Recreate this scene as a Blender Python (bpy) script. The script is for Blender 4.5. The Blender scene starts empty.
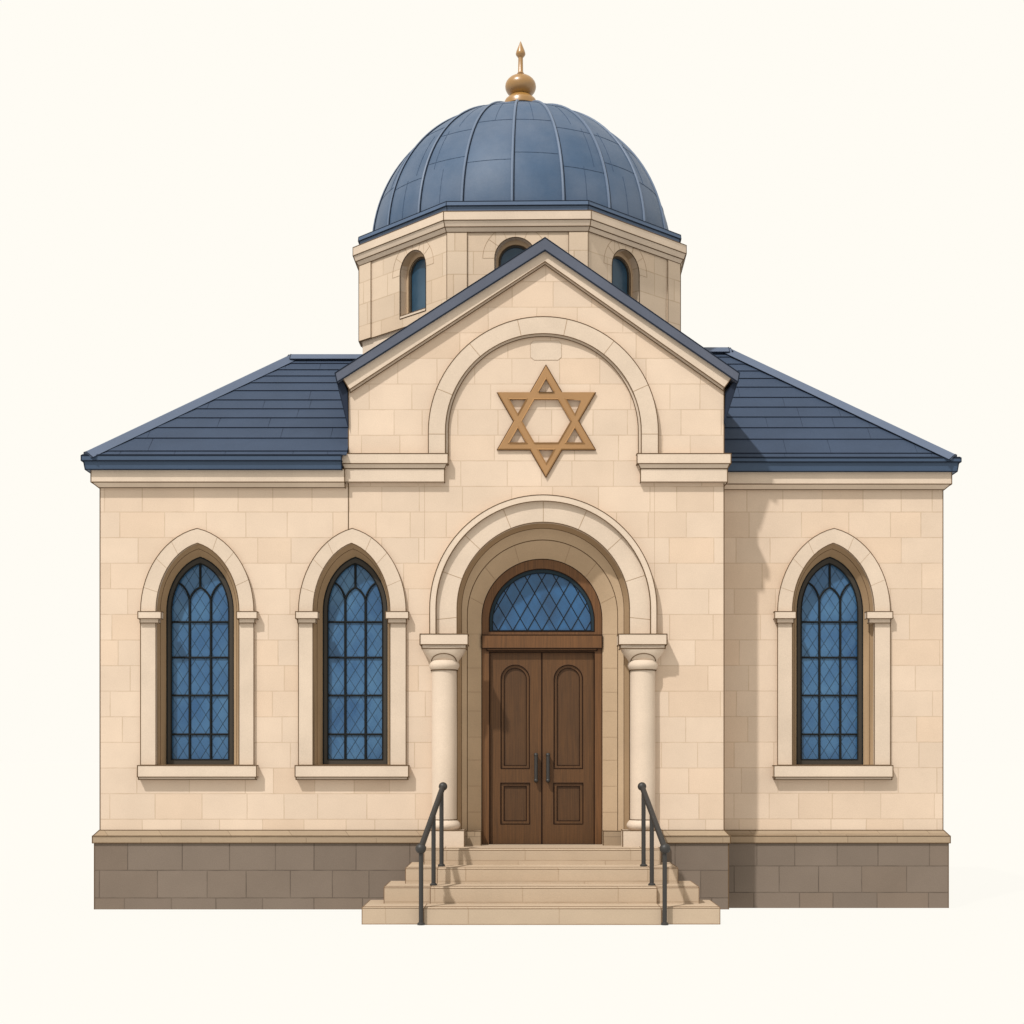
import bpy, bmesh, math, random
from mathutils import Vector, Matrix
from mathutils.geometry import tessellate_polygon
random.seed(7)
U = 0.0125            # metres per drawing unit on the plane of the front wall
D = 1500.0            # camera distance from the front wall, in the same units
HX, HY = 520.0, 760.0 # eye point on the facade; the ground lies 149 units below eye level
GZ = 149.0
sc = bpy.context.scene
col = sc.collection

def K(d): return 1 + d / D
def X(px, d=0): return (px - HX) * K(d)
def H(py, d=0): return (HY - py) * K(d)
def W(x, d, h): return Vector((x * U, d * U, (h + GZ) * U))   # units -> metres
def V(px, py, d=0): return W(X(px, d), d, H(py, d))

# ------------------------------------------------------------------ materials
def lin(c):
    return tuple(((v/255)/12.92 if v/255 <= .04045 else ((v/255+.055)/1.055)**2.4) for v in c)
def alb(c, f=.66):
    return tuple(v*f for v in lin(c)) + (1,)

class NT:
    def __init__(s, name, rough=.85, spec=.15, metal=0):
        s.m = bpy.data.materials.new(name); s.m.use_nodes = True
        s.t = s.m.node_tree; s.b = s.t.nodes['Principled BSDF']
        s.b.inputs['Roughness'].default_value = rough
        s.b.inputs['Specular IOR Level'].default_value = spec
        s.b.inputs['Metallic'].default_value = metal
    def n(s, ty, ins=None, **kw):
        nd = s.t.nodes.new(ty)
        for k, v in kw.items(): setattr(nd, k, v)
        for k, v in (ins or {}).items():
            if hasattr(v, 'is_output'): s.t.links.new(v, nd.inputs[k])
            else: nd.inputs[k].default_value = v
        return nd
    def math(s, op, a, b=0.0, c=0.0): return s.n('ShaderNodeMath', {0: a, 1: b, 2: c}, operation=op).outputs[0]
    def ramp(s, v, lo, hi, a=0.0, b=1.0):
        return s.n('ShaderNodeMapRange', {0: v, 1: lo, 2: hi, 3: a, 4: b}).outputs[0]
    def mix(s, f, a, b, blend='MIX'):
        nd = s.t.nodes.new('ShaderNodeMix'); nd.data_type = 'RGBA'; nd.blend_type = blend
        for i, v in ((0, f), (6, a), (7, b)):
            if hasattr(v, 'is_output'): s.t.links.new(v, nd.inputs[i])
            else: nd.inputs[i].default_value = v
        return nd.outputs[2]
    def gray(s, v):
        return s.n('ShaderNodeCombineColor', {0: v, 1: v, 2: v}).outputs[0]
    def coord(s): return s.n('ShaderNodeTexCoord').outputs['Object']
    def noise(s, vec, scale, detail=3, rough=.55):
        return s.n('ShaderNodeTexNoise', {'Vector': vec, 'Scale': scale, 'Detail': detail, 'Roughness': rough}).outputs[0]
    def finish(s, colr, grain=.06, blotch=.10, bump=.25, bscale=60):
        co = s.coord()
        g = s.ramp(s.noise(co, 75, 2, .7), .3, .7, 1-grain, 1+grain)
        b = s.ramp(s.noise(co, 1.6, 4, .6), .3, .7, 1-blotch, 1+blotch*.6)
        f = s.math('MULTIPLY', g, b)
        c = s.mix(1.0, colr, s.gray(f), 'MULTIPLY')
        s.t.links.new(c, s.b.inputs['Base Color'])
        if bump:
            bp = s.n('ShaderNodeBump', {'Strength': bump, 'Distance': .004, 'Height': s.noise(co, bscale, 4, .65)})
            s.t.links.new(bp.outputs[0], s.b.inputs['Normal'])
        return s.m

def plain(name, c, rough=.85, spec=.15, grain=.05, blotch=.08, bump=.25, metal=0, f=.66):
    s = NT(name, rough, spec, metal)
    rgb = s.n('ShaderNodeRGB'); rgb.outputs[0].default_value = alb(c, f)
    return s.finish(rgb.outputs[0], grain, blotch, bump)

def ashlar(name, c, cj, rowh, phase, wid, jw=.9, var=.05, drum=None, seed=0.0, jf=.62):
    """Coursed stone: rows of equal height, random block lengths, thin joints."""
    s = NT(name)
    sep = s.n('ShaderNodeSeparateXYZ', {0: s.coord()})
    if drum:
        dx = s.math('SUBTRACT', sep.outputs[0], drum[0]); dy = s.math('SUBTRACT', sep.outputs[1], drum[1])
        u = s.math('MULTIPLY', s.math('ARCTAN2', dx, dy), drum[2])
    else:
        u = s.math('ADD', sep.outputs[0], sep.outputs[1])
    # slightly wavy joints, as cut by hand
    wob = s.ramp(s.noise(s.coord(), 9, 2), 0, 1, -.004, .004)
    z = s.math('ADD', s.math('ADD', sep.outputs[2], -phase), wob)
    r = s.math('DIVIDE', z, rowh)
    row = s.math('FLOOR', r)
    fr = s.math('SUBTRACT', r, row)
    dz = s.math('MULTIPLY', s.math('MINIMUM', fr, s.math('SUBTRACT', 1.0, fr)), rowh)
    w = s.math('ADD', s.math('DIVIDE', s.math('ADD', u, wob), wid), s.math('MULTIPLY', row, 37.37 + seed))
    ve = s.n('ShaderNodeTexVoronoi', {'W': w, 'Scale': 1.0, 'Randomness': .8}, voronoi_dimensions='1D', feature='DISTANCE_TO_EDGE')
    vc = s.n('ShaderNodeTexVoronoi', {'W': w, 'Scale': 1.0, 'Randomness': .8}, voronoi_dimensions='1D', feature='F1')
    du = s.math('MULTIPLY', ve.outputs['Distance'], wid)
    dist = s.math('MINIMUM', dz, du)
    j = s.ramp(dist, jw*U*.25, jw*U*.8, jf, 0.0)
    j = s.math('MULTIPLY', j, s.ramp(s.noise(s.coord(), 5, 2), .35, .65, .55, 1.0))
    sc3 = s.n('ShaderNodeSeparateColor', {0: vc.outputs['Color']})
    tone = s.ramp(sc3.outputs[0], 0, 1, 1-var, 1+var*.7)
    rgb = s.n('ShaderNodeRGB'); rgb.outputs[0].default_value = alb(c)
    warm = s.mix(s.ramp(sc3.outputs[1], .55, 1, 0, .5), rgb.outputs[0], alb(tuple(v*k for v, k in zip(c, (.985, .955, .92)))))
    base = s.mix(1.0, warm, s.gray(tone), 'MULTIPLY')
    out = s.mix(j, base, alb(cj))
    return s.finish(out, .045, .06, .3)

M = {}
ROW = 25.6 * U
M['wall'] = ashlar('ashlar limestone', (238, 214, 190), (195, 168, 140), ROW, (H(512)+GZ)*U, 41*U)
M['wall_far'] = ashlar('ashlar limestone of the far wing', (236, 212, 188), (193, 166, 138), ROW*1.04, (H(512, 62)+GZ)*U, 42*U, seed=3.1)
DC = 230.0
M['drum'] = ashlar('drum limestone', (228, 205, 180), (180, 153, 122), 24*U, 0.05, 36*U, drum=(X(520.5)*U, DC*U, 176*U), var=.06)
M['plinth'] = ashlar('grey plinth stone', (136, 121, 108), (84, 72, 62), 27.5*U, 11.5*U, 46*U, jw=1.0, var=.09, jf=.7)
M['cap'] = ashlar('plinth cap stone', (178, 156, 130), (132, 112, 90), 40*U, -.1, 60*U, var=.05)
M['stone'] = plain('dressed limestone', (231, 210, 188))
M['stone_lit'] = plain('lit limestone', (234, 213, 191))  # lit copy of the dressed limestone, its colour made slightly paler
M['stone_dim'] = plain('shaded reveal limestone', (204, 176, 144))  # same limestone darkened, recess shade put into the colour
M['tan'] = plain('shaded reveal stone', (182, 152, 118))  # limestone browned and darkened to paint shade into the reveals
M['steps'] = ashlar('step stone', (207, 184, 158), (165, 138, 110), 17*U, .008, 78*U, var=.04, jf=.6)
M['ink'] = plain('dark stone joint', (112, 88, 63), grain=0, blotch=0, bump=0, f=.66)
M['ink_soft'] = plain('soft stone joint', (186, 158, 128), grain=0, blotch=0, bump=0)
M['ink_step'] = plain('step edge', (140, 112, 86), grain=0, blotch=0, bump=0)
M['ink_blue'] = plain('dark roof seam', (34, 43, 58), grain=0, blotch=0, bump=0)
M['ink_dome'] = plain('dome panel seam', (72, 90, 116), grain=0, blotch=0, bump=0)
M['ink_wood'] = plain('dark wood groove', (46, 28, 16), grain=0, blotch=0, bump=0)
M['slate'] = plain('blue grey slate', (64, 78, 100), .75, .2, .08, .10)
M['slate_edge'] = plain('slate butt edge', (46, 54, 70), .8, .1)
M['ridge'] = plain('ridge tile', (98, 111, 134), .6, .3)
M['gutter'] = plain('blue metal gutter', (66, 86, 112), .55, .3, .04, .08)
M['rake'] = plain('lead covered verge', (92, 98, 114), .6, .3, .05, .12)
M['iron'] = plain('dark iron', (56, 53, 50), .5, .4, .03, .05)
M['frame'] = plain('dark bronze window frame', (70, 64, 56), .6, .2, .03, .05)
M['bar'] = plain('black glazing bar', (34, 37, 38), .7, .1, 0, 0, 0)
M['gold'] = plain('gilded bronze', (178, 130, 62), .34, .9, .04, .10, .15)
M['gold_star'] = plain('bronze star', (178, 135, 88), .55, .35, .04, .08, .15)
M['ink_gold'] = plain('dark bronze edge', (84, 54, 24), grain=0, blotch=0, bump=0)

def dome_mat():
    s = NT('blue dome sheet', .5, .2)
    co = s.coord()
    n1 = s.noise(co, 1.1, 5, .65)
    c = s.mix(s.ramp(n1, .35, .65), alb((75, 98, 126)), alb((98, 114, 137)))
    return s.finish(c, .05, .08, .3, 30)
M['dome'] = dome_mat()
M['rim'] = plain('dome rim metal', (86, 106, 134), .5, .3)
M['dome_rib'] = plain('rolled seam metal', (112, 128, 152), .5, .3)

def glass_mat(name, c1, c2):
    s = NT(name, .22, .35)
    co = s.coord()
    sep = s.n('ShaderNodeSeparateXYZ', {0: co})
    a = s.math('ADD', s.math('DIVIDE', sep.outputs[0], 10.8*U), s.math('DIVIDE', sep.outputs[2], 18.6*U))
    b = s.math('SUBTRACT', s.math('DIVIDE', sep.outputs[0], 10.8*U), s.math('DIVIDE', sep.outputs[2], 18.6*U))
    v = s.n('ShaderNodeCombineXYZ', {0: s.math('FLOOR', a), 1: s.math('FLOOR', b), 2: 0.0})
    wn = s.n('ShaderNodeTexWhiteNoise', {0: v.outputs[0]})
    n = s.noise(co, 1.7, 3)
    f = s.math('ADD', s.math('MULTIPLY', wn.outputs[0], .28), s.ramp(n, .3, .7, 0, .75))
    c = s.mix(f, alb(c1), alb(c2))
    s.finish(c, .03, .06, .15, 12)
    return s.m
M['glass'] = glass_mat('leaded blue glass', (48, 90, 134), (80, 124, 162))
M['glass_dark'] = glass_mat('dim blue glass', (36, 66, 88), (62, 92, 114))
M['glass_fan'] = glass_mat('blue fanlight glass', (48, 80, 114), (58, 112, 162))
M['lead'] = plain('faint lead came', (62, 86, 108), grain=0, blotch=0, bump=0)
M['came_rim'] = plain('dark teal glazing rim', (44, 58, 66), grain=0, blotch=0, bump=0)

def wood(name, c):
    s = NT(name, .55, .3)
    co = s.coord()
    mp = s.n('ShaderNodeMapping', {0: co, 'Scale': (60, 60, 2.2)})
    g = s.noise(mp.outputs[0], 1.0, 4, .6)
    c1 = s.mix(s.ramp(g, .3, .7), alb(tuple(v*.86 for v in c)), alb(tuple(v*1.08 for v in c)))
    return s.finish(c1, .03, .10, .2, 40)
M['door'] = wood('brown door wood', (102, 68, 36))
M['door_panel'] = wood('brown door panel wood', (92, 61, 32))
M['door_frame'] = wood('reddish door frame wood', (118, 79, 44))

# ------------------------------------------------------------------ mesh builder (in drawing units)
class MB:
    def __init__(s, *mats):
        s.bm = bmesh.new(); s.mats = list(mats); s.ink_i = None
        s.lines = []
    def v(s, p): return s.bm.verts.new(p)
    def face(s, pts, mi=0):
        try:
            f = s.bm.faces.new([s.v(p) for p in pts]); f.material_index = mi; return f
        except ValueError: return None
    def hexa(s, a, b, mi=0):            # a, b: two matching quads
        va = [s.v(p) for p in a]; vb = [s.v(p) for p in b]; n = len(va)
        fs = [s.bm.faces.new(va), s.bm.faces.new(vb[::-1])]
        for i in range(n): fs.append(s.bm.faces.new([va[i], vb[i], vb[(i+1) % n], va[(i+1) % n]]))
        for f in fs: f.material_index = mi
    def box(s, x0, x1, d0, d1, h0, h1, mi=0):
        s.hexa([W(x0,d0,h0), W(x1,d0,h0), W(x1,d1,h0), W(x0,d1,h0)],
               [W(x0,d0,h1), W(x1,d0,h1), W(x1,d1,h1), W(x0,d1,h1)], mi)
    def pbox(s, px0, px1, py0, py1, d0, d1, mi=0):   # front face given as drawn, then straight back
        s.box(X(px0,d0), X(px1,d0), d0, d1, H(py1,d0), H(py0,d0), mi)
    def tier(s, r, h0, e0, h1, e1, mi=0):            # r=(x0,x1,d0,d1); e=(left,right,front,back) growth
        q = lambda e, h: [W(r[0]-e[0], r[2]-e[2], h), W(r[1]+e[1], r[2]-e[2], h), W(r[1]+e[1], r[3]+e[3], h), W(r[0]-e[0], r[3]+e[3], h)]
        s.hexa(q(e0, h0), q(e1, h1), mi)
    def prism_fn(s, loops, f0, f1, mi=0):
        """loops of 2D points (outer, then holes); f0/f1 map a point to front / back 3D."""
        polys = [[Vector((p[0], p[1], 0)) for p in lp] for lp in loops]
        tris = tessellate_polygon(polys)
        flat = [p for lp in loops for p in lp]
        A = [s.v(f0(p)) for p in flat]; B = [s.v(f1(p)) for p in flat]
        for t in tris:
            for vs in ([A[i] for i in t], [B[i] for i in t][::-1]):
                try: s.bm.faces.new(vs).material_index = mi
                except ValueError: pass
        o = 0
        for lp in loops:
            n = len(lp)
            for i in range(n):
                j = (i+1) % n
                try: s.bm.faces.new([A[o+i], B[o+i], B[o+j], A[o+j]]).material_index = mi
                except ValueError: pass
            o += n
    def prism(s, loops, d0, d1, mi=0):
        s.prism_fn(loops, lambda p: V(p[0], p[1], d0), lambda p: W(X(p[0], d0), d1, H(p[1], d0)), mi)
    def loft(s, pa, da, pb, db, mi=0):               # open strip between two drawn paths
        A = [s.v(V(p[0], p[1], da)) for p in pa]; B = [s.v(V(p[0], p[1], db)) for p in pb]
        for i in range(len(A)-1):
            s.bm.faces.new([A[i], A[i+1], B[i+1], B[i]]).material_index = mi
    def tube(s, pts, r, n=8, mi=0, caps=True, closed=False, side=None):   # pts in metres, r in units
        r *= U; rings = []
        N = len(pts)
        for i, p in enumerate(pts):
            if closed: t = pts[(i+1) % N] - pts[i-1]
            else: t = pts[min(i+1, N-1)] - pts[max(i-1, 0)]
            if t.length < 1e-9: t = Vector((0,0,1))
            t.normalize()
            up = Vector((0,0,1)) if abs(t.z) < .9 else Vector((0,1,0))
            if side is not None: up = side
            a = t.cross(up).normalized(); b = t.cross(a)
            rings.append([s.v(p + (a*math.cos(2*math.pi*k/n) + b*math.sin(2*math.pi*k/n))*r) for k in range(n)])
        for i in range(N if closed else N-1):
            q = rings[(i+1) % N]
            for k in range(n):
                s.bm.faces.new([rings[i][k], rings[i][(k+1) % n], q[(k+1) % n], q[k]]).material_index = mi
        if caps and not closed:
            s.bm.faces.new(rings[0][::-1]).material_index = mi; s.bm.faces.new(rings[-1]).material_index = mi
    def lathe(s, cx, cd, prof, n=48, mi=0):          # prof: (radius, height) in units
        rings = []
        for r, h in prof:
            rings.append([s.v(W(cx + r*math.cos(2*math.pi*k/n), cd + r*math.sin(2*math.pi*k/n), h)) for k in range(n)])
        for a, b in zip(rings, rings[1:]):
            for k in range(n):
                s.bm.faces.new([a[k], a[(k+1) % n], b[(k+1) % n], b[k]]).material_index = mi
        s.bm.faces.new(rings[0][::-1]).material_index = mi; s.bm.faces.new(rings[-1]).material_index = mi
    def ball(s, c, r, mi=0):
        m = Matrix.Translation(c) @ Matrix.Scale(r*U, 4)
        n0 = len(s.bm.faces)
        bmesh.ops.create_uvsphere(s.bm, u_segments=20, v_segments=12, radius=1, matrix=m)
        s.bm.faces.ensure_lookup_table()
        for f in s.bm.faces[n0:]: f.material_index = mi
    def line(s, a, b, r, mi): s.lines.append((a, b, r, mi))
    def build(s, name, parent=None, ink=None, r=.5, ang=28, flt=None, bev=0):
        bm = s.bm
        bmesh.ops.remove_doubles(bm, verts=bm.verts, dist=1e-5)
        bmesh.ops.recalc_face_normals(bm, faces=bm.faces)
        segs = []
        if ink is not None:
            for e in bm.edges:
                if len(e.link_faces) == 2 and e.calc_face_angle(0) < math.radians(ang): continue
                if len(e.link_faces) < 2 and len(e.link_faces) == 0: continue
                a, b = e.verts[0].co.copy(), e.verts[1].co.copy()
                if flt and not flt(a, b): continue
                segs.append((a, b, r, None))
        mats = list(s.mats)
        ii = None
        if ink is not None:
            mats.append(ink); ii = len(mats)-1
        for a, b, rr, mi in segs + s.lines:
            mi = ii if mi is None else mi
            t = b - a
            if t.length < 1e-6: continue
            t.normalize(); up = Vector((0,0,1)) if abs(t.z) < .9 else Vector((0,1,0))
            p = t.cross(up).normalized(); q = t.cross(p)
            ex = t * rr * U * .35
            ra = [bm.verts.new(a - ex + (p*cx + q*cy)*rr*U) for cx, cy in ((1,0),(.5,.87),(-.5,.87),(-1,0),(-.5,-.87),(.5,-.87))]
            rb = [bm.verts.new(b + ex + (p*cx + q*cy)*rr*U) for cx, cy in ((1,0),(.5,.87),(-.5,.87),(-1,0),(-.5,-.87),(.5,-.87))]
            for k in range(6):
                bm.faces.new([ra[k], ra[(k+1) % 6], rb[(k+1) % 6], rb[k]]).material_index = mi
            bm.faces.new(ra[::-1]).material_index = mi; bm.faces.new(rb).material_index = mi
        me = bpy.data.meshes.new(name); bm.to_mesh(me); bm.free()
        for m in mats: me.materials.append(m)
        me.polygons.foreach_set('use_smooth', [True]*len(me.polygons))
        me.set_sharp_from_angle(angle=math.radians(30))
        o = bpy.data.objects.new(name, me); col.objects.link(o)
        if parent: o.parent = parent
        return o

def tag(o, label=None, cat=None, group=None, kind=None):
    for k, v in (('label', label), ('category', cat), ('group', group), ('kind', kind)):
        if v: o[k] = v
    return o
def empty(name, label, cat, loc, group=None):
    o = bpy.data.objects.new(name, None); col.objects.link(o); o.location = loc
    o.empty_display_size = .3
    return tag(o, label, cat, group)
def adopt(o, root):      # parts are modelled in place; keep them there under a root that stands elsewhere
    o.parent = root; o.matrix_parent_inverse = Matrix.Translation(-Vector(root.location))

# ------------------------------------------------------------------ drawn outlines
def pointed(cx, a, ys, ya, yb, n=14):
    h = ys - ya; r = (a*a + h*h)/(2*a); c = a - r
    t1 = math.atan2(h, -c) 
    half = []
    for i in range(n+1):
        x = c + r*math.cos(t1*i/n); y = r*math.sin(t1*i/n)
        ye = h*math.sqrt(max(0, 1-(min(1, abs(x)/a))**2))
        half.append((x, .58*y + .42*ye))
    L = [(cx - x, ys - y) for x, y in half]; R = [(cx + x, ys - y) for x, y in half[:-1]][::-1]
    return [(cx-a, yb)] + L + R + [(cx+a, yb)]
def rounded(cx, r, cy, yb, n=40, ry=None):
    ry = ry or r
    arc = [(cx - r*math.cos(math.pi*i/n), cy - ry*math.sin(math.pi*i/n)) for i in range(n+1)]
    return [(cx-r, yb)] + arc + [(cx+r, yb)]
def band(o, i): return o + i[::-1]
def pip(p, poly):
    x, y = p; c = False; j = len(poly)-1
    for i in range(len(poly)):
        xi, yi = poly[i]; xj, yj = poly[j]
        if (yi > y) != (yj > y) and x < (xj-xi)*(y-yi)/(yj-yi)+xi: c = not c
        j = i
    return c
def clipseg(a, b, poly, step=.7):
    L = math.dist(a, b); n = max(2, int(L/step)); out = []; st = None; last = None
    for i in range(n+1):
        p = (a[0]+(b[0]-a[0])*i/n, a[1]+(b[1]-a[1])*i/n)
        if pip(p, poly):
            if st is None: st = p
            last = p
        elif st is not None:
            if math.dist(st, last) > 1: out.append((st, last))
            st = None
    if st is not None and math.dist(st, last) > 1: out.append((st, last))
    return out
def lattice(mb, poly, d, w, h, r, mi):
    xs = [p[0] for p in poly]; ys = [p[1] for p in poly]
    x0, x1, y0, y1 = min(xs), max(xs), min(ys), max(ys); s = h/w; cx = (x0+x1)/2
    k = int((x1-x0 + (y1-y0)/s)/w) + 2
    for i in range(-k, k+1):
        for sg in (1, -1):
            bx = cx + i*w
            a = (bx, y1); b = (bx + sg*(y1-y0)/s, y0)
            for p, q in clipseg(a, b, poly): mb.line(V(*p, d), V(*q, d), r, mi)

# ================================================================== SYNAGOGUE
syn = empty('synagogue', 'pale limestone synagogue with blue dome, slate roofs and bronze star on its gable', 'building', (0, 0, 0))

WIN_L = [dict(d=0, so=(140.5, 253.8), si=(155.8, 239), fr=(167, 233.5), imp=((137.8, 161), (236.6, 257)), sill=(137.4, 256.5)),
         dict(d=0, so=(298.4, 406), si=(312.8, 390), fr=(323.4, 387.4), imp=((295.5, 318), (385.5, 408.5)), sill=(295, 408.5))]
WIN_R = dict(d=62, so=(777.6, 890.4), si=(792.3, 874.4), fr=(796.9, 862.5), imp=((774.7, 796), (866.8, 892.9)), sill=(774, 893))
def mid(t): return ((t[0]+t[1])/2, (t[1]-t[0])/2)

# ---- front wall of the left wing and the gabled centre, one continuous plane
holes = []
for w in WIN_L:
    c, a = mid(w['si']); holes.append(pointed(c, a, 611.5, 543, 765 - .15*len(holes)))
PC, PR, PY = 543.25, 86.25, 608.25
port = rounded(PC, PR, PY, 860)
outer = [(100, 905), (100, 476), (348.4, 476), (348.4, 384), (545, 252), (724, 376), (724, 905)]
outer += [(port[-1][0], 905)] + port[::-1] + [(port[0][0], 905)]
mb = MB(M['wall'], M['ink_soft'], M['ink'])
mb.prism([outer] + holes, 0, 60)
mb.line(V(348.4, 480), V(348.4, 529), .5, 2)
for x in (424.5, 654.5):
    mb.line(V(x, 484, 0), V(x, 560 if x < 500 else 630, 0), .12, 1)
mb.build('front_wall', syn, M['ink'], .5, flt=lambda a, b: max(a.y, b.y) < .01 and max(a.z, b.z) > .9)
mb = MB(M['wall'])
mb.prism([[(348.4, 905), (348.4, 384), (545, 252), (724, 376), (724, 905)]], 60, 230)
# shift: outline is drawn on the front plane
for v in mb.bm.verts: 
    v.co.x /= K(60); v.co.z = (v.co.z - GZ*U)/K(60) + GZ*U
mb.build('gabled_body', syn)
# keystone in the blind arch
mb = MB(M['stone'], M['ink_soft'])
mb.prism([[(530.5, 344), (533, 341), (559, 341), (561.5, 344), (561.5, 357), (558, 360), (534, 360), (530.5, 357)]], -.3, 2)
mb.build('keystone', syn, M['ink_soft'], .13, flt=lambda a, b: max(a.y, b.y) < 0)

# ---- wings
LW = (X(100), X(347)+4, 60, 320)
mb = MB(M['wall']); mb.box(*LW[:4], -GZ, H(476)); mb.build('left_wing_wall', syn)
RX0, RX1 = 150.0, X(943, 62)
c, a = mid(WIN_R['si'])
mb = MB(M['wall_far'])
mb.prism([[(664, 909), (664, 477), (943, 477), (943, 909)], pointed(c, a, 611.5, 543, 765)], 62, 90)
mb.build('right_wing_front_wall', syn, M['ink'], .5, flt=lambda a, b: max(a.y, b.y) < 62*U+.01 and min(a.x, b.x) > X(760)*U)
mb = MB(M['wall_far']); mb.box(RX0, RX1, 90, 350, -GZ-8, H(477, 62)); mb.build('right_wing_wall', syn)

# ---- plinths
def plinth(name, r, zt, zb, sides, cut=None):
    L, R, F, B = sides
    e = lambda v: (L*v, R*v, F*v, B*v)
    k = K(r[2]-6)
    mb = MB(M['cap'])
    mb.tier(r, H(836)*k, e(5.6), H(830.5)*k, e(.6))
    mb.tier(r, H(843)*k, e(6), H(836.0)*k, e(6))
    mb.build(name + '_cap', syn, M['ink'], .5)
    mb = MB(M['plinth'])
    mb.tier(r, zb, e(4.4), H(843)*k, e(4.4))
    mb.build(name, syn, M['ink'], .5)
plinth('left_plinth', (X(100), X(455.5), 0, 320), 0, -GZ-1, (1, 0, 1, 1))
plinth('centre_plinth', (X(631), X(723.6), 0, 100), 0, -GZ-7, (0, 1, 1, 0))
plinth('right_wing_plinth', (X(700), X(943, 62), 62, 350), 0, -GZ-7, (0, 1, 1, 1))

# ---- wing cornices and gutters
def eaves(side, r, ys, xe, ends):
    L, R = ends
    k = K(r[2]); 
    g_ = lambda v: v*1.13 - 3.6
    E = lambda v: (L*g_(v), R*g_(v), v, v)
    h = [H(y)*K(r[2]-g) for y, g in zip(ys, (15.5, 15.5, 14, 9, 4))]; hc_ = H(ys[2])*K(r[2]-9)+.6
    mb = MB(M['stone'])
    mb.tier(r, h[4], E(3.5), h[3], E(8.5)); mb.tier(r, h[3], E(9.0), hc_, E(9.0))
    mb.build('wing_cornice', syn, M['ink'], .5)
    if L: r = (r[0], X(343.2), r[2], r[3])
    mb = MB(M['gutter'])
    mb.tier(r, h[2]+.3, E(13), h[1], E(14.2)); mb.tier(r, h[1], E(15.8), h[0]-1, E(15.8)); mb.tier(r, h[0]-1, E(15.8), h[0], E(14.8))
    mb.build('wing_gutter', syn, M['ink_blue'], .55, ang=35)
eaves('left', (X(100), X(345.6), 0, 320), (454.5, 460.5, 469.5, 482, 487.5), 0, (1, 0))
eaves('right', (170, RX1, 62, 350), (457, 461.8, 471.5, 484, 489.5), 0, (0, 1))

# ---- slate roofs of the wings
def course_face(mb, E0, E1, R0, R1, weights, joints, out, skip=0):
    tot = sum(weights); t = 0; n = (E1-E0).cross(R0-E0).normalized()
    if n.dot(out) < 0: n = -n
    for i, w in enumerate(weights):
        t0, t1 = t/tot, (t+w)/tot; t += w
        if i < skip: continue
        a, b = E0.lerp(R0, t0), E1.lerp(R1, t0); c, d = E1.lerp(R1, t1), E0.lerp(R0, t1)
        up = n*.9*U
        mb.face([a+up, b+up, c, d], 0); mb.face([a, b, b+up, a+up], 1)
        mb.line(a+up*.8, b+up*.8, .36, 1)
        if joints:
            L = (b-a).length; x = random.uniform(20, 60)*U
            while x < L - 12*U:
                f = x/L
                if random.random() < .5:
                    f2 = min(1, max(0, f))
                    p = (a+up).lerp(b+up, f)
                    # straight up the slope
                    s = (d-a); sl = s - (b-a).normalized()*s.dot((b-a).normalized())
                    q = p + sl - up*.7
                    mb.line(p, q, .15, 1)
                x += random.uniform(32, 66)*U
def beam(mb, a, b, w, h, mi=0):
    t = (b-a).normalized(); s = t.cross(Vector((0,0,1))).normalized(); u = s.cross(t)
    q = lambda p: [p - s*w*U*.5 - u*h*U*1.1, p - s*w*U*.12 + u*h*U*.45, p + s*w*U*.12 + u*h*U*.45, p + s*w*U*.5 - u*h*U*1.1]
    mb.hexa(q(a), q(b), mi)
WT = [15, 46, 37, 34, 31, 30, 31, 26, 22, 20, 20, 18]
WT = [w*(1+.04*i) for i, w in enumerate(WT)]
def hip_roof(name, fc, ridge, back, xin_e, xin_r, sgn):
    """fc: front outer eave corner, ridge: outer ridge end, back: depth of rear eave"""
    mb = MB(M['slate'], M['slate_edge'])
    bc = Vector((fc.x, back*U, fc.z)); fe = Vector((xin_e*U, fc.y, fc.z)); be = Vector((xin_r*U, back*U, fc.z)); re = Vector((xin_r*U, ridge.y, ridge.z))
    if sgn < 0:
        rm = Vector((fe.x, ridge.y, ridge.z))
        course_face(mb, fc, fe, ridge, rm, WT, True, Vector((0,-1,1)))
        course_face(mb, fe, Vector((re.x, fe.y, fe.z)), rm, re, WT, False, Vector((0,-1,1)), 3)
    else: course_face(mb, fc, fe, ridge, re, WT, True, Vector((0,-1,1)))
    course_face(mb, bc, be, ridge, re, WT, False, Vector((0,1,1)))
    course_face(mb, fc, bc, ridge, ridge+Vector((0,.001,0)), WT, False, Vector((sgn,0,1)))
    r = mb.build(name, syn)
    up = Vector((0,0,1.6*U))
    for nm, a, b in (('hip_cap', fc+up, ridge+up), ('ridge_cap', ridge+up, re+up), ('hip_cap', bc+up, ridge+up)):
        m2 = MB(M['ridge']); beam(m2, a, b, 19, 4.6); m2.build(nm, r, M['ink_blue'], .36, ang=60)
    return r
hip_roof('left_wing_roof', V(86, 455.5, -14), V(291, 358, 160), 334, -171.8, -60, -1)
hip_roof('right_wing_roof', V(955, 458, 48), V(728.5, 351, 210), 364, 150, 60, 1)

# ---- gable roof
GL = (545, 237); 
mb = MB(M['rake'], M['slate'])
mb.prism([[(545, 237.5), (335, 373), (337, 382), (545, 250), (738, 382), (739.5, 373)]], -10, 220)
mb.build('gable_roof', syn, M['ink_blue'], .6, ang=20, flt=lambda a, b: True)
mb = MB(M['stone'])
mb.prism([[(545, 250.5), (343, 379), (349.5, 389.5), (545, 261.5), (724.5, 387.5), (731.5, 378)]], -6, 210)
mb.prism([[(545, 261.6), (349.6, 389.7), (350.5, 392.5), (545, 264.6), (723.4, 390.8), (724.2, 387.8)]], -3, 205)
mb.build('rake_moulding', syn, M['ink'], .5, ang=15, flt=lambda a, b: max(a.y, b.y) < .0)

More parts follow.
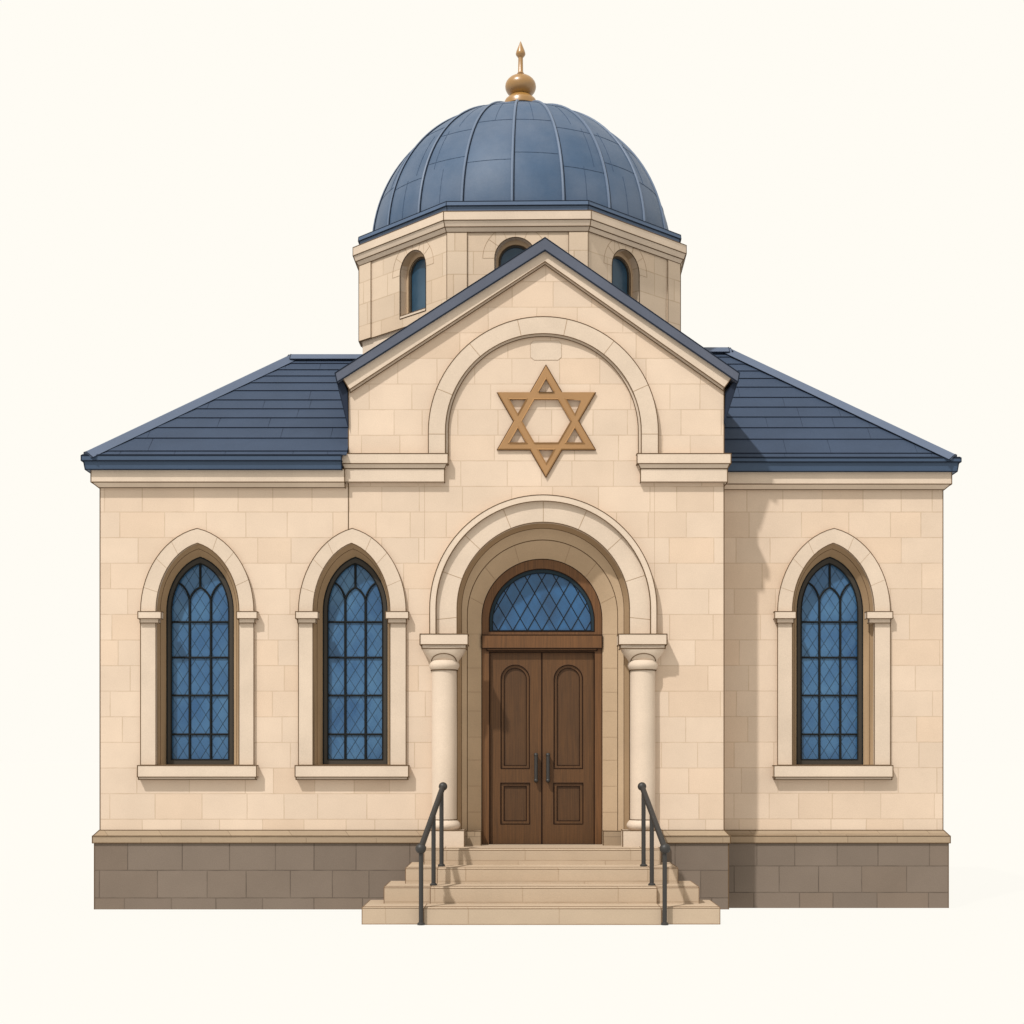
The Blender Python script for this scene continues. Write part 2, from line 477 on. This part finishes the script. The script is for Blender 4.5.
for pts in ([(336.8, 381.5), (343.5, 382), (347.3, 392), (348.3, 428)], [(739.2, 377), (733, 383), (726, 392), (724.2, 424)]):
    mb = MB(M['slate_edge']); mb.prism([pts], -3, 45)
    mb.build('eave_return', syn, M['ink_blue'], .35, flt=lambda a, b: max(a.y, b.y) < 0)
# ---- kneeler cornices on the gabled front
def kneeler(x0, x1, out):
    mb = MB(M['stone_lit'])
    o = 1 if out < 0 else -1
    # upper, cove and lower tier
    if out < 0: xs = ((x0, x1), (x0+2, x1-1.5), (x0+3.5, x1-3.5))
    else: xs = ((x0, x1), (x0+1.5, x1-2), (x0+3.5, x1-3.5))
    mb.pbox(xs[0][0], xs[0][1], 453.5, 463.5, -9, 40)
    a0, a1, b0, b1 = X(xs[2][0], -5.5), X(xs[2][1], -5.5), X(xs[0][0]+1, -8), X(xs[0][1]-1, -8)
    mb.tier((a0, a1, -5.5, 36), H(468.6, -6), (0, 0, 0, 0), H(463.5, -8), (a0-b0, b1-a1, 2.6, 1))
    mb.pbox(xs[2][0], xs[2][1], 468.5, 482, -5.5, 36)
    return mb.build('kneeler_cornice', syn, M['ink'], .5, flt=lambda a, b: min(a.y, b.y) < 0)
kneeler(341, 448, -1); kneeler(637, 731, 1)

# ---- blind arch
mb = MB(M['stone'], M['ink_soft'])
BO, BI = rounded(543.3, 115, 431.5, 453.5, 48), rounded(543.3, 98, 431.5, 453.5, 48)
mb.prism([band(BO, BI)], -5, 2)
mb.prism([band(rounded(543.3, 97.9, 431.5, 453.5, 48), rounded(543.3, 95, 431.5, 453.5, 48))], -2.4, 2)
for a in (-8, 24, 52, 78, 103, 130, 158, 188):
    a = math.radians(a); 
    if math.sin(a) < -.1: continue
    mb.line(V(543.3+98*math.cos(a), 431.5-98*math.sin(a), -5), V(543.3+115*math.cos(a), 431.5-115*math.sin(a), -5), .28, 1)
mb.line(V(428.5, 434, -5), V(445.3, 434, -5), .28, 1); mb.line(V(641.3, 434, -5), V(658.1, 434, -5), .28, 1)
mb.build('blind_arch', syn, M['ink'], .45, flt=lambda a, b: max(a.y, b.y) < .0)

# ---- star of two triangles
def inset(tri, w):
    c = (sum(p[0] for p in tri)/3, sum(p[1] for p in tri)/3)
    # inradius
    a, b, q = tri; A = abs((b[0]-a[0])*(q[1]-a[1])-(q[0]-a[0])*(b[1]-a[1]))/2
    s = (math.dist(a, b)+math.dist(b, q)+math.dist(q, a))/2; r = A/s; f = (r-w)/r
    return [(c[0]+(p[0]-c[0])*f, c[1]+(p[1]-c[1])*f) for p in tri]
T1 = [(546, 364.6), (595.8, 449.8), (497, 449.8)]; T2 = [(497, 392.2), (595.8, 392.2), (546, 477.2)]
def cut(poly, a, b, sgn):        # keep the part of a convex polygon on one side of line ab
    f = lambda p: sgn*((b[0]-a[0])*(p[1]-a[1]) - (b[1]-a[1])*(p[0]-a[0]))
    out = []
    for k in range(len(poly)):
        p, q = poly[k-1], poly[k]; fp_, fq = f(p), f(q)
        if (fp_ >= 0) != (fq >= 0):
            t = fp_/(fp_-fq); out.append((p[0]+(q[0]-p[0])*t, p[1]+(q[1]-p[1])*t))
        if fq >= 0: out.append(q)
    return out
def side_of(tri, k):
    a, b, c = tri[k], tri[(k+1) % 3], tri[(k+2) % 3]
    return 1 if ((b[0]-a[0])*(c[1]-a[1]) - (b[1]-a[1])*(c[0]-a[0])) > 0 else -1
BW = 7.2
i1, i2 = inset(T1, BW), inset(T2, BW)
hexa = i1
for k in range(3): hexa = cut(hexa, i2[k], i2[(k+1) % 3], side_of(i2, k))
star_holes = [hexa]; tips = []
for A_, I_, B_ in ((T1, i1, T2), (T2, i2, T1)):
    for k in range(3):
        a, b = B_[k], B_[(k+1) % 3]; sg = -side_of(B_, k)
        star_holes.append(cut(I_, a, b, sg)); tips += cut(A_, a, b, sg)
sx_, sy_ = 546.5, 421.5
tips.sort(key=lambda p: math.atan2(p[1]-sy_, p[0]-sx_))
ring = []
for p in tips:
    if not ring or math.dist(p, ring[-1]) > .6: ring.append(p)
if math.dist(ring[0], ring[-1]) < .6: ring.pop()
mb = MB(M['gold_star'])
mb.prism([ring] + star_holes, -3.4, .5)
bmesh.ops.remove_doubles(mb.bm, verts=mb.bm.verts, dist=1e-5)
be = [e for e in mb.bm.edges if len(e.link_faces) == 2 and e.calc_face_angle(0) > 1 and max(v.co.y for v in e.verts) < -3*U]
bmesh.ops.bevel(mb.bm, geom=be, offset=1.3*U, segments=1, affect='EDGES', profile=.5)
mb.build('star_of_david', syn, M['ink_gold'], .45, flt=lambda a, b: min(a.y, b.y) > -2.8*U and max(a.y, b.y) < -.5*U)

# ---- lancet windows
def lancet(w, glassm):
    d = w['d']; so, si, fr = mid(w['so']), mid(w['si']), mid(w['fr'])
    O = pointed(so[0], so[1], 611.5, 528.3, 765); I = pointed(si[0], si[1], 611.5, 543, 765)
    F = pointed(fr[0], fr[1], 611.5, 557.5, 765)
    mb = MB(M['stone'], M['ink_soft'])
    mb.prism([band(O, I)], d-3, d+2)
    for t in (4, 8, 11, 18, 21, 25):
        a, b = O[t], I[t]
        mb.line(V(*a, d-3), V(*b, d-3), .18, 1)
    win = mb.build('window', syn, M['ink'], .42, flt=lambda a, b: max(a.y, b.y) < d*U)
    # splayed reveal
    dm = d+7; df = d+17
    Mi = [(i[0]*.6+f[0]*.4, i[1]*.6+f[1]*.4) for i, f in zip(I, F)]
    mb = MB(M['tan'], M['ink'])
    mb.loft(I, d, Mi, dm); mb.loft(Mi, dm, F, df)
    for i in range(len(Mi)-1): mb.line(V(*Mi[i], dm), V(*Mi[i+1], dm), .35, 1)
    mb.face([V(I[0][0], 765, d), V(I[-1][0], 765, d), V(F[-1][0], 765, df), V(F[0][0], 765, df)])
    mb.build('reveal', win)
    # frame, bars, glass
    G = pointed(fr[0]-.2, fr[1]-4.6, 611.5, 563.5, 759.5)
    mb = MB(M['frame'])
    Fb = pointed(fr[0], fr[1], 611.5, 557.5, 765)
    mb.prism([Fb, [(x, y) for x, y in G]], df-1, df+5)
    mb.build('frame', win, M['bar'], .7, flt=lambda a, b: max(a.y, b.y) < (df+1)*U)
    mb = MB(glassm)
    mb.prism([G], df+2.5, df+4)
    mb.build('glass_pane', win)
    mb = MB(M['bar'])
    g0, g1 = fr[0]-fr[1]+4.6, fr[0]+fr[1]-4.6; cx = (g0+g1)/2
    db = df+1.6
    xl, xr = cx - (g1-g0)*.185, cx + (g1-g0)*.185
    P = lambda x, y: V(x, y, db)
    for y in (622, 657.5, 695.4, 734.3): mb.line(P(g0, y), P(g1, y), 1.1, 0)
    for sx, xm in ((-1, xl), (1, xr)):
        mb.line(P(xm, 759.5), P(xm, 601), 1.2, 0)
        prev = (xm, 601)
        ctr = (cx, 587.5)
        for i in range(1, 9):          # ogee rise to the centre
            t = i/8; x = xm + (ctr[0]-xm)*(t**1.6); y = 601 + (ctr[1]-601)*(1-(1-t)**1.3)
            mb.line(P(*prev), P(x, y), 1.1, 0); prev = (x, y)
        prev = (xm, 601)
        end = (cx + sx*(g1-g0)*.385, 583)
        for i in range(1, 9):
            t = i/8; x = xm + (end[0]-xm)*(t**1.5); y = 601 + (end[1]-601)*(1-(1-t)**1.5)
            mb.line(P(*prev), P(x, y), 1.05, 0); prev = (x, y)
        mb.line(P(*prev), P(cx + sx*(g1-g0)*.36, 575), .8, 0)
        mb.line(P(*prev), P(cx + sx*(g1-g0)*.49, 594), .8, 0)
    mb.line(P(cx, 587.5), P(cx, 564), 1.2, 0)
    mb.build('glazing_bars', win)
    mb = MB(M['lead'])
    lattice(mb, G, df+2.3, 11.3, 17.9, .23, 0)
    mb.build('lead_lattice', win)
    for x0, x1 in w['imp']:
        mb = MB(M['stone_lit'])
        mb.pbox(x0, x1, 611.5, 618.5, d-8, d+1); mb.pbox(x0+2.2, x1-2.2, 618.5, 623, d-5.5, d+1)
        mb.build('impost', win, M['ink'], .45, flt=lambda a, b: min(a.y, b.y) < d*U)
    x0, x1 = w['sill']
    mb = MB(M['stone_lit'])
    mb.pbox(x0, x1, 765.5, 777, d-9, d+3); mb.pbox(x0+1, x1-1, 777, 779.6, d-7.5, d+1)
    mb.build('sill', win, M['ink'], .5, flt=lambda a, b: min(a.y, b.y) < d*U)
    return win
for w in WIN_L: lancet(w, M['glass'])
lancet(WIN_R, M['glass'])

# ---- portal
arch = MB(M['stone'], M['ink_soft'])
arch.prism([band(rounded(PC, 107.2, 608.4, 634, 56), rounded(PC, PR, 608.4, 634, 56))], -5, 3)
for a in (-6, 18, 42, 66, 90, 112, 137, 160, 186):
    t = math.radians(a)
    arch.line(V(PC+PR*math.cos(t), PY-PR*math.sin(t), -5), V(PC+107*math.cos(t), PY-107*math.sin(t), -5), .28, 1)
portal = arch.build('portal_arch', syn, M['ink'], .5, flt=lambda a, b: max(a.y, b.y) < 0)
mb = MB(M['stone_lit'])
mb.prism([band(rounded(PC, 113.6, 608.4, 634, 56), rounded(PC, 107.4, 608.4, 634, 56))], -9, 3)
mb.build('label_moulding', portal, M['ink'], .48, flt=lambda a, b: max(a.y, b.y) < 3*U)
prof = [(543.25, 86.25, 608.3, 0), (542.75, 81.3, 609.6, 13), (542.5, 75.2, 615.2, 17), (541.9, 60.2, 619.3, 31)]
paths = [rounded(c, r, cy, 860, 40) for c, r, cy, d in prof]
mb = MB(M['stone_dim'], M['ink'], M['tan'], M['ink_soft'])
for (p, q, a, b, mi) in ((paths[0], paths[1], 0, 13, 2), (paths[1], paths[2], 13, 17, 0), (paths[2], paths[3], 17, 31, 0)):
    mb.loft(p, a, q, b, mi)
for pth, dd in zip(paths[1:], (13, 17, 31)):
    for i in range(len(pth)-1): mb.line(V(*pth[i], dd), V(*pth[i+1], dd), .45, 1)
for a in (15, 44, 68, 112, 140, 166):
    t = math.radians(a); A = prof[2]; B = prof[3]
    mb.line(V(A[0]+A[1]*math.cos(t), A[2]-A[1]*math.sin(t), 17), V(B[0]+B[1]*math.cos(t), B[2]-B[1]*math.sin(t), 31), .28, 3)
for y in (634, 668, 692, 711, 737, 760, 786, 812):
    for sx in (-1, 1):
        mb.line(V(prof[2][0]+sx*prof[2][1], y, 17), V(prof[3][0]+sx*prof[3][1], y, 31), .26, 3)
mb.build('portal_reveal', portal)
for x0, x1 in ((458, 481), (603.3, 628.5)):
    mb = MB(M['cap'])
    mb.pbox(x0, x1, 831, 847, 8, 40)
    mb.build('portal_base', portal, M['ink'], .4)

def column(cx, ax0, ax1):
    n = 40; dc = -3
    xc = X(cx, dc); hh = lambda y: H(y, dc)
    mb = MB(M['stone_lit'])
    mb.lathe(xc, dc, [(12.4, hh(822)), (12.7, hh(745)), (12.4, hh(671))], n)
    sh = mb.build('column', syn)
    for s in (-1, 1):
        pass
    # capital: square top easing into the round shaft, with neck ring
    mb = MB(M['stone_lit'], M['ink'])
    prev = None
    rows = [(647.8, 22, 9), (651, 20.8, 7), (655, 18.6, 4.5), (659, 15.6, 3), (662.5, 13.6, 2)]
    for y, r, e in rows:
        ring = []
        for k in range(n):
            t = 2*math.pi*k/n; cc, ss = math.cos(t), math.sin(t)
            q = r/((abs(cc)**e + abs(ss)**e)**(1/e))
            ring.append(mb.v(W(xc+q*cc, dc + q*ss*.68, hh(y))))
        if prev:
            for k in range(n): mb.bm.faces.new([prev[k], prev[(k+1) % n], ring[(k+1) % n], ring[k]])
        prev = ring
    # half-moon carved on the front of the cushion
    def surf(x, y):
        for (ya, ra, ea), (yb, rb, eb) in zip(rows, rows[1:]):
            if ya <= y <= yb: break
        t = min(1, max(0, (y-ya)/(yb-ya))); r = ra+(rb-ra)*t; e = ea+(eb-ea)*t
        x = max(-r*.97, min(r*.97, x)); return W(xc+x, dc - .68*(max(0, r**e-abs(x)**e)**(1/e)) - .3, hh(y))
    arc = [surf(12.4*math.cos(math.pi*i/16), 662 - 7.6*math.sin(math.pi*i/16)) for i in range(17)]
    mb.tube(arc, .5, 6, 1)
    tor = [(13 + 2.2*math.sin(math.pi*i/8), hh(660.8 + 9.5*i/8)) for i in range(9)]
    mb.lathe(xc, dc, tor[::-1], n)
    mb.tube([W(xc+13.4*math.cos(2*math.pi*k/n), dc+13.4*math.sin(2*math.pi*k/n), hh(670.4)) for k in range(n)], .5, 5, 1, closed=True)
    mb.build('capital', sh)
    mb = MB(M['stone_lit'])
    mb.pbox(ax0, ax1, 634, 644.6, -19, 2); mb.pbox(ax0+1.8, ax1-1.8, 644.6, 648.4, -17.5, 2)
    mb.build('abacus', sh, M['ink'], .55, flt=lambda a, b: min(a.y, b.y) < 0)
    mb = MB(M['stone_lit'], M['ink'])
    tor = [(12.5 + 3.6*math.sin(math.pi*i/8), hh(819.5 + 11*i/8)) for i in range(9)]
    mb.lathe(xc, dc, tor[::-1], n)
    mb.tube([W(xc+12.8*math.cos(2*math.pi*k/n), dc+12.8*math.sin(2*math.pi*k/n), hh(819.5)) for k in range(n)], .5, 5, 1, closed=True)
    mb.build('base_ring', sh)
    mb = MB(M['stone_lit'])
    mb.pbox(cx-20, cx+20, 830.5, 847.6, -18.5, 2)
    mb.build('pedestal', sh, M['ink'], .5, flt=lambda a, b: min(a.y, b.y) < 0)
    # shaft edges
    return sh
column(444.3, 420, 468); column(642.7, 618.5, 667)

# ---- doors and fanlight
df = 31
mb = MB(M['door_frame'])
FO = rounded(541.9, 60.2, 619.3, 846, 40); 
FG = rounded(541.8, 52.6, 621.6, 631.5, 40)
mb.prism([FO, FG, [(489.5, 652), (594.3, 652), (594.3, 845.9), (489.5, 845.9)]], df, df+8)
mb.pbox(481.9, 602.1, 635, 648.2, df-3, df+2)
mb.pbox(487, 597, 648.4, 650.6, df-1.5, df+2)
fr = mb.build('door_frame', syn, M['ink_wood'], .5, flt=lambda a, b: max(a.y, b.y) < (df+3)*U)
mb = MB(M['glass_fan']); mb.prism([FG], df+3, df+4.5); mb.build('fanlight', fr)
mb = MB(M['came_rim'], M['bar'])
mb.prism([FG, rounded(541.8, 49.2, 622.2, 630.4, 40)], df+1, df+4)
lattice(mb, rounded(541.8, 49.5, 622.2, 630.6, 30), df+2.6, 14.5, 25, .42, 1)
mb.build('fanlight_leading', fr, M['bar'], .35, flt=lambda a, b: max(a.y, b.y) < (df+2)*U)
DY0, DY1 = 652.3, 846
for (x0, x1, p0, p1, hx) in ((489.8, 541.5, 501, 529.4, 536), (542.1, 594.1, 554, 582.6, 548)):
    mb = MB(M['door'])
    c, a = (p0+p1)/2, (p1-p0)/2
    up = rounded(c, a, 665+a, 768.5, 20); lo = [(p0-.3, 783), (p1+.3, 783), (p1+.3, 824), (p0-.3, 824)]
    mb.prism([[(x0, DY0), (x1, DY0), (x1, DY1), (x0, DY1)], up, lo], df+4, df+8)
    leaf = mb.build('door', syn, M['ink_wood'], .5, flt=lambda a, b: max(a.y, b.y) < (df+5)*U)
    mb = MB(M['door'])
    up2 = rounded(c, a-3, 665+a, 765.5, 20); lo2 = [(p0+2.9, 786.2), (p1-2.9, 786.2), (p1-2.9, 820.8), (p0+2.9, 820.8)]
    mb.prism([up, up2], df+5.2, df+8); mb.prism([lo, lo2], df+5.2, df+8)
    mb.build('panel_moulding', leaf, M['ink_wood'], .38, flt=lambda a, b: max(a.y, b.y) < (df+6)*U)
    mb = MB(M['door_panel'])
    mb.prism([up2], df+6.6, df+8); mb.prism([lo2], df+6.6, df+8)
    mb.build('panel', leaf)
    mb = MB(M['iron'])
    mb.tube([V(hx, 754.5, df-1.5), V(hx, 781, df-1.5)], 1.9, 12)
    for y in (755, 780.5):
        mb.ball(V(hx, y, df-1.5), 2.3); mb.tube([V(hx, y, df-1), V(hx, y, df+5)], 1.5, 10)
    mb.build('handle', leaf)
mb = MB(M['bar']); mb.pbox(483, 601, 844.3, 847.5, df-2, df+8)
mb.build('threshold', fr)

# ---- drum
CX = X(520.7)
def octa(R, h): return [W(CX + R*math.sin(math.radians(21.4+45*k)), DC - R*math.cos(math.radians(21.4+45*k)), h) for k in range(8)]
RW = 191.0
drum = None
hb, ht = 463.0, 549.0
mbD = MB(M['drum'])
faces = []
for k in range(8):
    t = math.radians(45*k-1.1); n = Vector((math.sin(t), -math.cos(t), 0)); u = Vector((math.cos(t), math.sin(t), 0))
    ap = RW*math.cos(math.radians(22.5)); hw = RW*math.sin(math.radians(22.5))
    faces.append((n, u, ap, hw))
def fp(k, a, h, out=0):
    n, u, ap, hw = faces[k]
    q = n*(ap+out) + u*a
    return W(CX+q.x, DC+q.y, h)
WOFF = {0: -2, 1: -15, 7: 18}
def warch(c, r, hs, hbm, n=20):
    return [(c-r, hbm)] + [(c - r*math.cos(math.pi*i/n), hs + r*math.sin(math.pi*i/n)) for i in range(n+1)] + [(c+r, hbm)]
for k in range(8):
    hw = faces[k][3]; c = WOFF.get(k, 0)
    hole = warch(c, 21.5, 520, 473)
    mbD.prism_fn([[(-hw, hb), (hw, hb), (hw, ht), (-hw, ht)], hole], lambda p: fp(k, p[0], p[1]), lambda p: fp(k, p[0]*.9, p[1], -16))
drum = mbD.build('drum', syn, M['ink'], .45, flt=lambda a, b: (Vector(((a.x+b.x)/2-CX*U, (a.y+b.y)/2-DC*U, 0)).length > 174*U))
for k in range(8):
    hw = faces[k][3]
    spans = {0: [(-hw, -hw+21), (hw-20, hw)], 1: [(hw-21, hw)], 7: [(-hw, -hw+21)]}.get(k, [(-hw, -hw+21), (hw-21, hw)])
    for a, b in spans:
        mb = MB(M['drum'])
        mb.prism_fn([[(a, hb+.2), (b, hb+.2), (b, ht-.2), (a, ht-.2)]], lambda p: fp(k, p[0], p[1], 1.4), lambda p: fp(k, p[0], p[1], -1))
        mb.build('pilaster', drum, M['ink'], .3)
for k in range(8):
    c = WOFF.get(k, 0)
    o, i = warch(c, 21.5, 520, 473), warch(c, 17.5, 519, 475)
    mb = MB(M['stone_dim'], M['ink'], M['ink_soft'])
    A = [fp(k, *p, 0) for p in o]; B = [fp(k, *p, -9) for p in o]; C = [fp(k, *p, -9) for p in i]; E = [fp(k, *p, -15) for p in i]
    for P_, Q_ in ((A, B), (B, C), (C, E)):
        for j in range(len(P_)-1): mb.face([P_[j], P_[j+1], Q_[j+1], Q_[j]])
    for P_ in (A, C):
        for j in range(len(P_)-1): mb.line(P_[j], P_[j+1], .45, 1)
    R2 = warch(c, 34, 520, 520)[1:-1]
    for j in range(len(R2)-1): mb.line(fp(k, *R2[j], .1), fp(k, *R2[j+1], .1), .2, 2)
    for a in (0, 35, 65, 90, 115, 145, 180):
        t = math.radians(a); mb.line(fp(k, c+21.5*math.cos(t), 520+21.5*math.sin(t), .1), fp(k, c+34*math.cos(t), 520+34*math.sin(t), .1), .18, 2)
    dw = mb.build('drum_window', syn)
    mb = MB(M['glass_dark'])
    mb.prism_fn([i], lambda p: fp(k, p[0], p[1], -12), lambda p: fp(k, p[0], p[1], -14)); mb.build('glass_pane', dw)
    mb = MB(M['frame'])
    i2 = warch(c, 15.6, 519, 477)
    mb.prism_fn([i, i2], lambda p: fp(k, p[0], p[1], -10.5), lambda p: fp(k, p[0], p[1], -13)); mb.build('frame', dw)
    mb = MB(M['stone'])
    mb.prism_fn([[(c-21.3, 473.2), (c+21.3, 473.2), (c+21.3, 476), (c-21.3, 476)]], lambda p: fp(k, p[0], p[1], .4), lambda p: fp(k, p[0], p[1], -14)); mb.build('sill', dw, M['ink'], .35)
mb = MB(M['stone_lit']); mb.hexa(octa(188, 370), octa(188, hb)); mb.build('drum_base', drum)
mb = MB(M['stone'])
def octier(mb, a, b): mb.hexa(octa(a[0], a[1]), octa(b[0], b[1]))
octier(mb, (192.5, 546.5), (195.5, 551)); octier(mb, (196, 551), (198.6, 557)); octier(mb, (199, 557), (199, 566.2))
mb.build('drum_cornice', drum, M['ink'], .45, ang=20)
mb = MB(M['rim'])
octier(mb, (190.5, 566.4), (191.5, 574)); octier(mb, (193, 574), (192.5, 578.5))
mb.build('dome_gutter', syn, M['ink_blue'], .42, ang=20)

# ---- dome
R = 172; hc = 572.2; a0 = math.radians(0)
mb = MB(M['dome'], M['ink_dome'])
NP = 28
prof = [(R, hc-3)] + [(R*math.cos(math.pi/2*i/NP), hc + R*math.sin(math.pi/2*i/NP)) for i in range(NP)] + [(1.0, hc+R)]
mb.lathe(CX, DC, prof, 96)
def dp(az, el, out=0):       # az from the front, in degrees
    a, e = math.radians(az), math.radians(el); rr = R+out
    return W(CX + rr*math.cos(e)*math.sin(a), DC - rr*math.cos(e)*math.cos(a), hc + rr*math.sin(e))
rnd = random.Random(5)
for g in range(20):
    az0 = -3 + 18*g
    for el in (rnd.choice((17, 19, 22)), rnd.choice((36, 40, 43)), rnd.choice((58, 62))):
        pts = [dp(az0 + 18*i/6, el, .1) for i in range(7)]
        for p, q in zip(pts, pts[1:]): mb.line(p, q, .24, 1)
    for e0, e1, f in ((0, 18, .5), (19, 38, rnd.choice((.25, .75))), (40, 60, .5)):
        if rnd.random() < .6:
            pts = [dp(az0 + 18*f, e0+(e1-e0)*i/5, .1) for i in range(6)]
            for p, q in zip(pts, pts[1:]): mb.line(p, q, .22, 1)
dome = mb.build('dome', syn)
for g in range(20):
    az = -3 + 18*g
    mb = MB(M['dome_rib'], M['ink_blue'])
    pts = [dp(az, 88*i/30, .4) for i in range(31)]
    sd_ = Vector((math.cos(math.radians(az)), math.sin(math.radians(az)), 0))
    mb.tube(pts, 1.5, 8, 0, side=sd_)
    pts = [dp(az+.55, 88*i/30, .5) for i in range(31)]
    mb.tube(pts, .7, 6, 1, side=sd_)
    mb.build('seam_rib', dome)
# ---- finial
kz = K(DC)
fh = lambda y: H(y, DC)
mb = MB(M['gold'])
prof = [(19.2, fh(107)), (19, fh(103)), (17.5, fh(100.5)), (15, fh(98.5)), (13, fh(97)), (11, fh(96))]
mb.lathe(CX, DC, prof, 40)
fin = mb.build('finial', syn)
mb = MB(M['gold'])
mb.lathe(CX, DC, [(max(.5, 17.8*math.sin(math.pi*i/16)), fh(86.8) - 13.2*math.cos(math.pi*i/16)) for i in range(17)], 40)
mb.build('ball', fin)
mb = MB(M['gold'])
mb.lathe(CX, DC, [(4.2, fh(74)), (2.9, fh(72)), (2.7, fh(58)), (5.2, fh(55.2)), (5.6, fh(54)), (4.9, fh(51.5)), (.2, fh(41.2))], 24)
mb.build('spike', fin)

# ================================================================== STEPS
st = empty('entrance_steps', 'four pale stone steps in pyramid form rising to the wooden doors', 'steps', W(18, -60, -GZ))
def step(name, d, x0, x1, ctop, cx0, cx1, h0, back=2, bk2=None):
    k = K(d); mb = MB(M['steps'])
    h1 = ctop
    mb.box(X(x0, d), X(x1, d), d, back, h0, h1-1.2); mb.tier((X(x0, d), X(x1, d), d, back), h1-1.2, (0,0,0,0), h1, (-.8,-.8,-.8,0))
    a, b = X(cx0, d), X(cx1, d)
    mb.box(a, b, d-4, d+1, h0, h1-1.3); mb.tier((a, b, d-4, d+26), h1-1.3, (0,0,0,0), h1+.25, (-1,-1,-1.3,0))
    o = mb.build(name, None, M['ink_step'], .34, ang=50, flt=lambda p, q: min(p.y, q.y) < (d+20)*U)
    adopt(o, st); return o
step('tread', -141, 362, 720, -133, 424, 661, -GZ, back=-74)
step('tread', -111, 384, 699, -117, 430.5, 656.5, -GZ+.5, back=-48)
step('tread', -81, 405.5, 678, -101.5, 437.5, 650, -GZ+1, back=-8)
o = step('landing', -43, 424, 661, -86, 443.5, 642.5, -GZ+1.5)
mb = MB(M['steps']); mb.box(X(458), X(628.5), 1.9, 48, -100, -86.05); adopt(mb.build('landing_floor'), st)

# ================================================================== HANDRAILS
def rail(label, pts, ends):
    # pts: posts (px, foot y, depth); ends: upper and lower rail end
    (ax, ay, ad), (bx, by, bd) = ends
    A, B = V(ax, ay, ad), V(bx, by, bd)
    root = empty('handrail', label, 'handrail', Vector((pts[-1][0], 0, 0)) * 0 + V(pts[-1][0], pts[-1][1], pts[-1][2]), 'iron handrails beside the entrance steps')
    mb = MB(M['iron'])
    mb.tube([A, B], 2.7, 14)
    adopt(mb.build('rail', None), root)
    for c, r in ((A, 4.2), (B, 4.9)):
        m2 = MB(M['iron']); m2.ball(c, r); adopt(m2.build('end_knob', None), root)
    for px, fy, d in pts:
        F = V(px, fy, d)
        t = (F.y - A.y)/(B.y - A.y); t = min(1, max(0, t)); T = A.lerp(B, t)
        T = Vector((T.x, T.y, T.z)); F = Vector((T.x, T.y, F.z))
        m2 = MB(M['iron']); m2.tube([F, T], 2.05, 12)
        m2.lathe(T.x/U, T.y/U, [(3.4, F.z/U-GZ), (3.4, F.z/U-GZ+1.6), (2.2, F.z/U-GZ+2.6)], 14)
        adopt(m2.build('post', None), root)
rail('dark iron handrail on the steps, by the left column and nearer the paired windows', [(440.6, 866.5, -72), (433.6, 885.8, -103), (421.5, 925, -149)], ((443, 786.5, -66), (420.8, 848.5, -150)))
rail('dark iron handrail on the steps, by the right column and nearer the lone window', [(644, 866.5, -72), (651.6, 885.8, -103), (664, 925, -149)], ((642, 786.5, -66), (665, 848.5, -150)))

# ================================================================== GROUND
CREAM = lin((255, 252, 244))
mb = MB()
x0, x1 = -60000, 60000
rows = [(-9000, -GZ), (-20, -GZ), (0, -GZ), (30, -GZ-2), (62, -GZ-6.2), (400, -GZ-6.2), (90000, -GZ-6.2)]
xs = [x0, -3000, -600, 200, 260, 600, 3000, x1]
for (d0, h0), (d1, h1) in zip(rows, rows[1:]):
    for a, b in zip(xs, xs[1:]):
        f = lambda x, h: h if x >= 200 else -GZ
        mb.face([W(a, d0, f(a, h0)), W(b, d0, f(b, h0)), W(b, d1, f(b, h1)), W(a, d1, f(a, h1))])
s = NT('glowing cream ground', 1.0, 0.0)
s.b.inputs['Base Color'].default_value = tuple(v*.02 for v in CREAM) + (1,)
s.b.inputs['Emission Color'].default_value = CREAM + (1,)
s.b.inputs['Emission Strength'].default_value = .966  # the ground itself glows, so it blends into the cream sky
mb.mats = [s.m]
tag(mb.build('ground'), kind='structure')

# ================================================================== LIGHT, SKY, CAMERA
w = bpy.data.worlds.new('World'); sc.world = w; w.use_nodes = True
bg = w.node_tree.nodes['Background']; bg.inputs[0].default_value = CREAM + (1,); bg.inputs[1].default_value = 1.0
sd = bpy.data.lights.new('sun', 'SUN'); sd.energy = 3.6; sd.angle = math.radians(1.8); sd.color = (1, .985, .96)
so = bpy.data.objects.new('sun', sd); col.objects.link(so)
so.rotation_euler = Vector((.7, 1, -1.5)).to_track_quat('-Z', 'Y').to_euler()
cd = bpy.data.cameras.new('camera'); co = bpy.data.objects.new('camera', cd); col.objects.link(co)
co.location = (0, -D*U, GZ*U); co.rotation_euler = (math.radians(90), 0, 0)
cd.sensor_width = 36; cd.lens = 36*D/1024; cd.shift_x = -8/1024; cd.shift_y = 248/1024
cd.clip_start = .1; cd.clip_end = 5000
sc.camera = co
sc.view_settings.view_transform = 'Standard'; sc.view_settings.look = 'None'; sc.view_settings.exposure = 0; sc.view_settings.gamma = 1
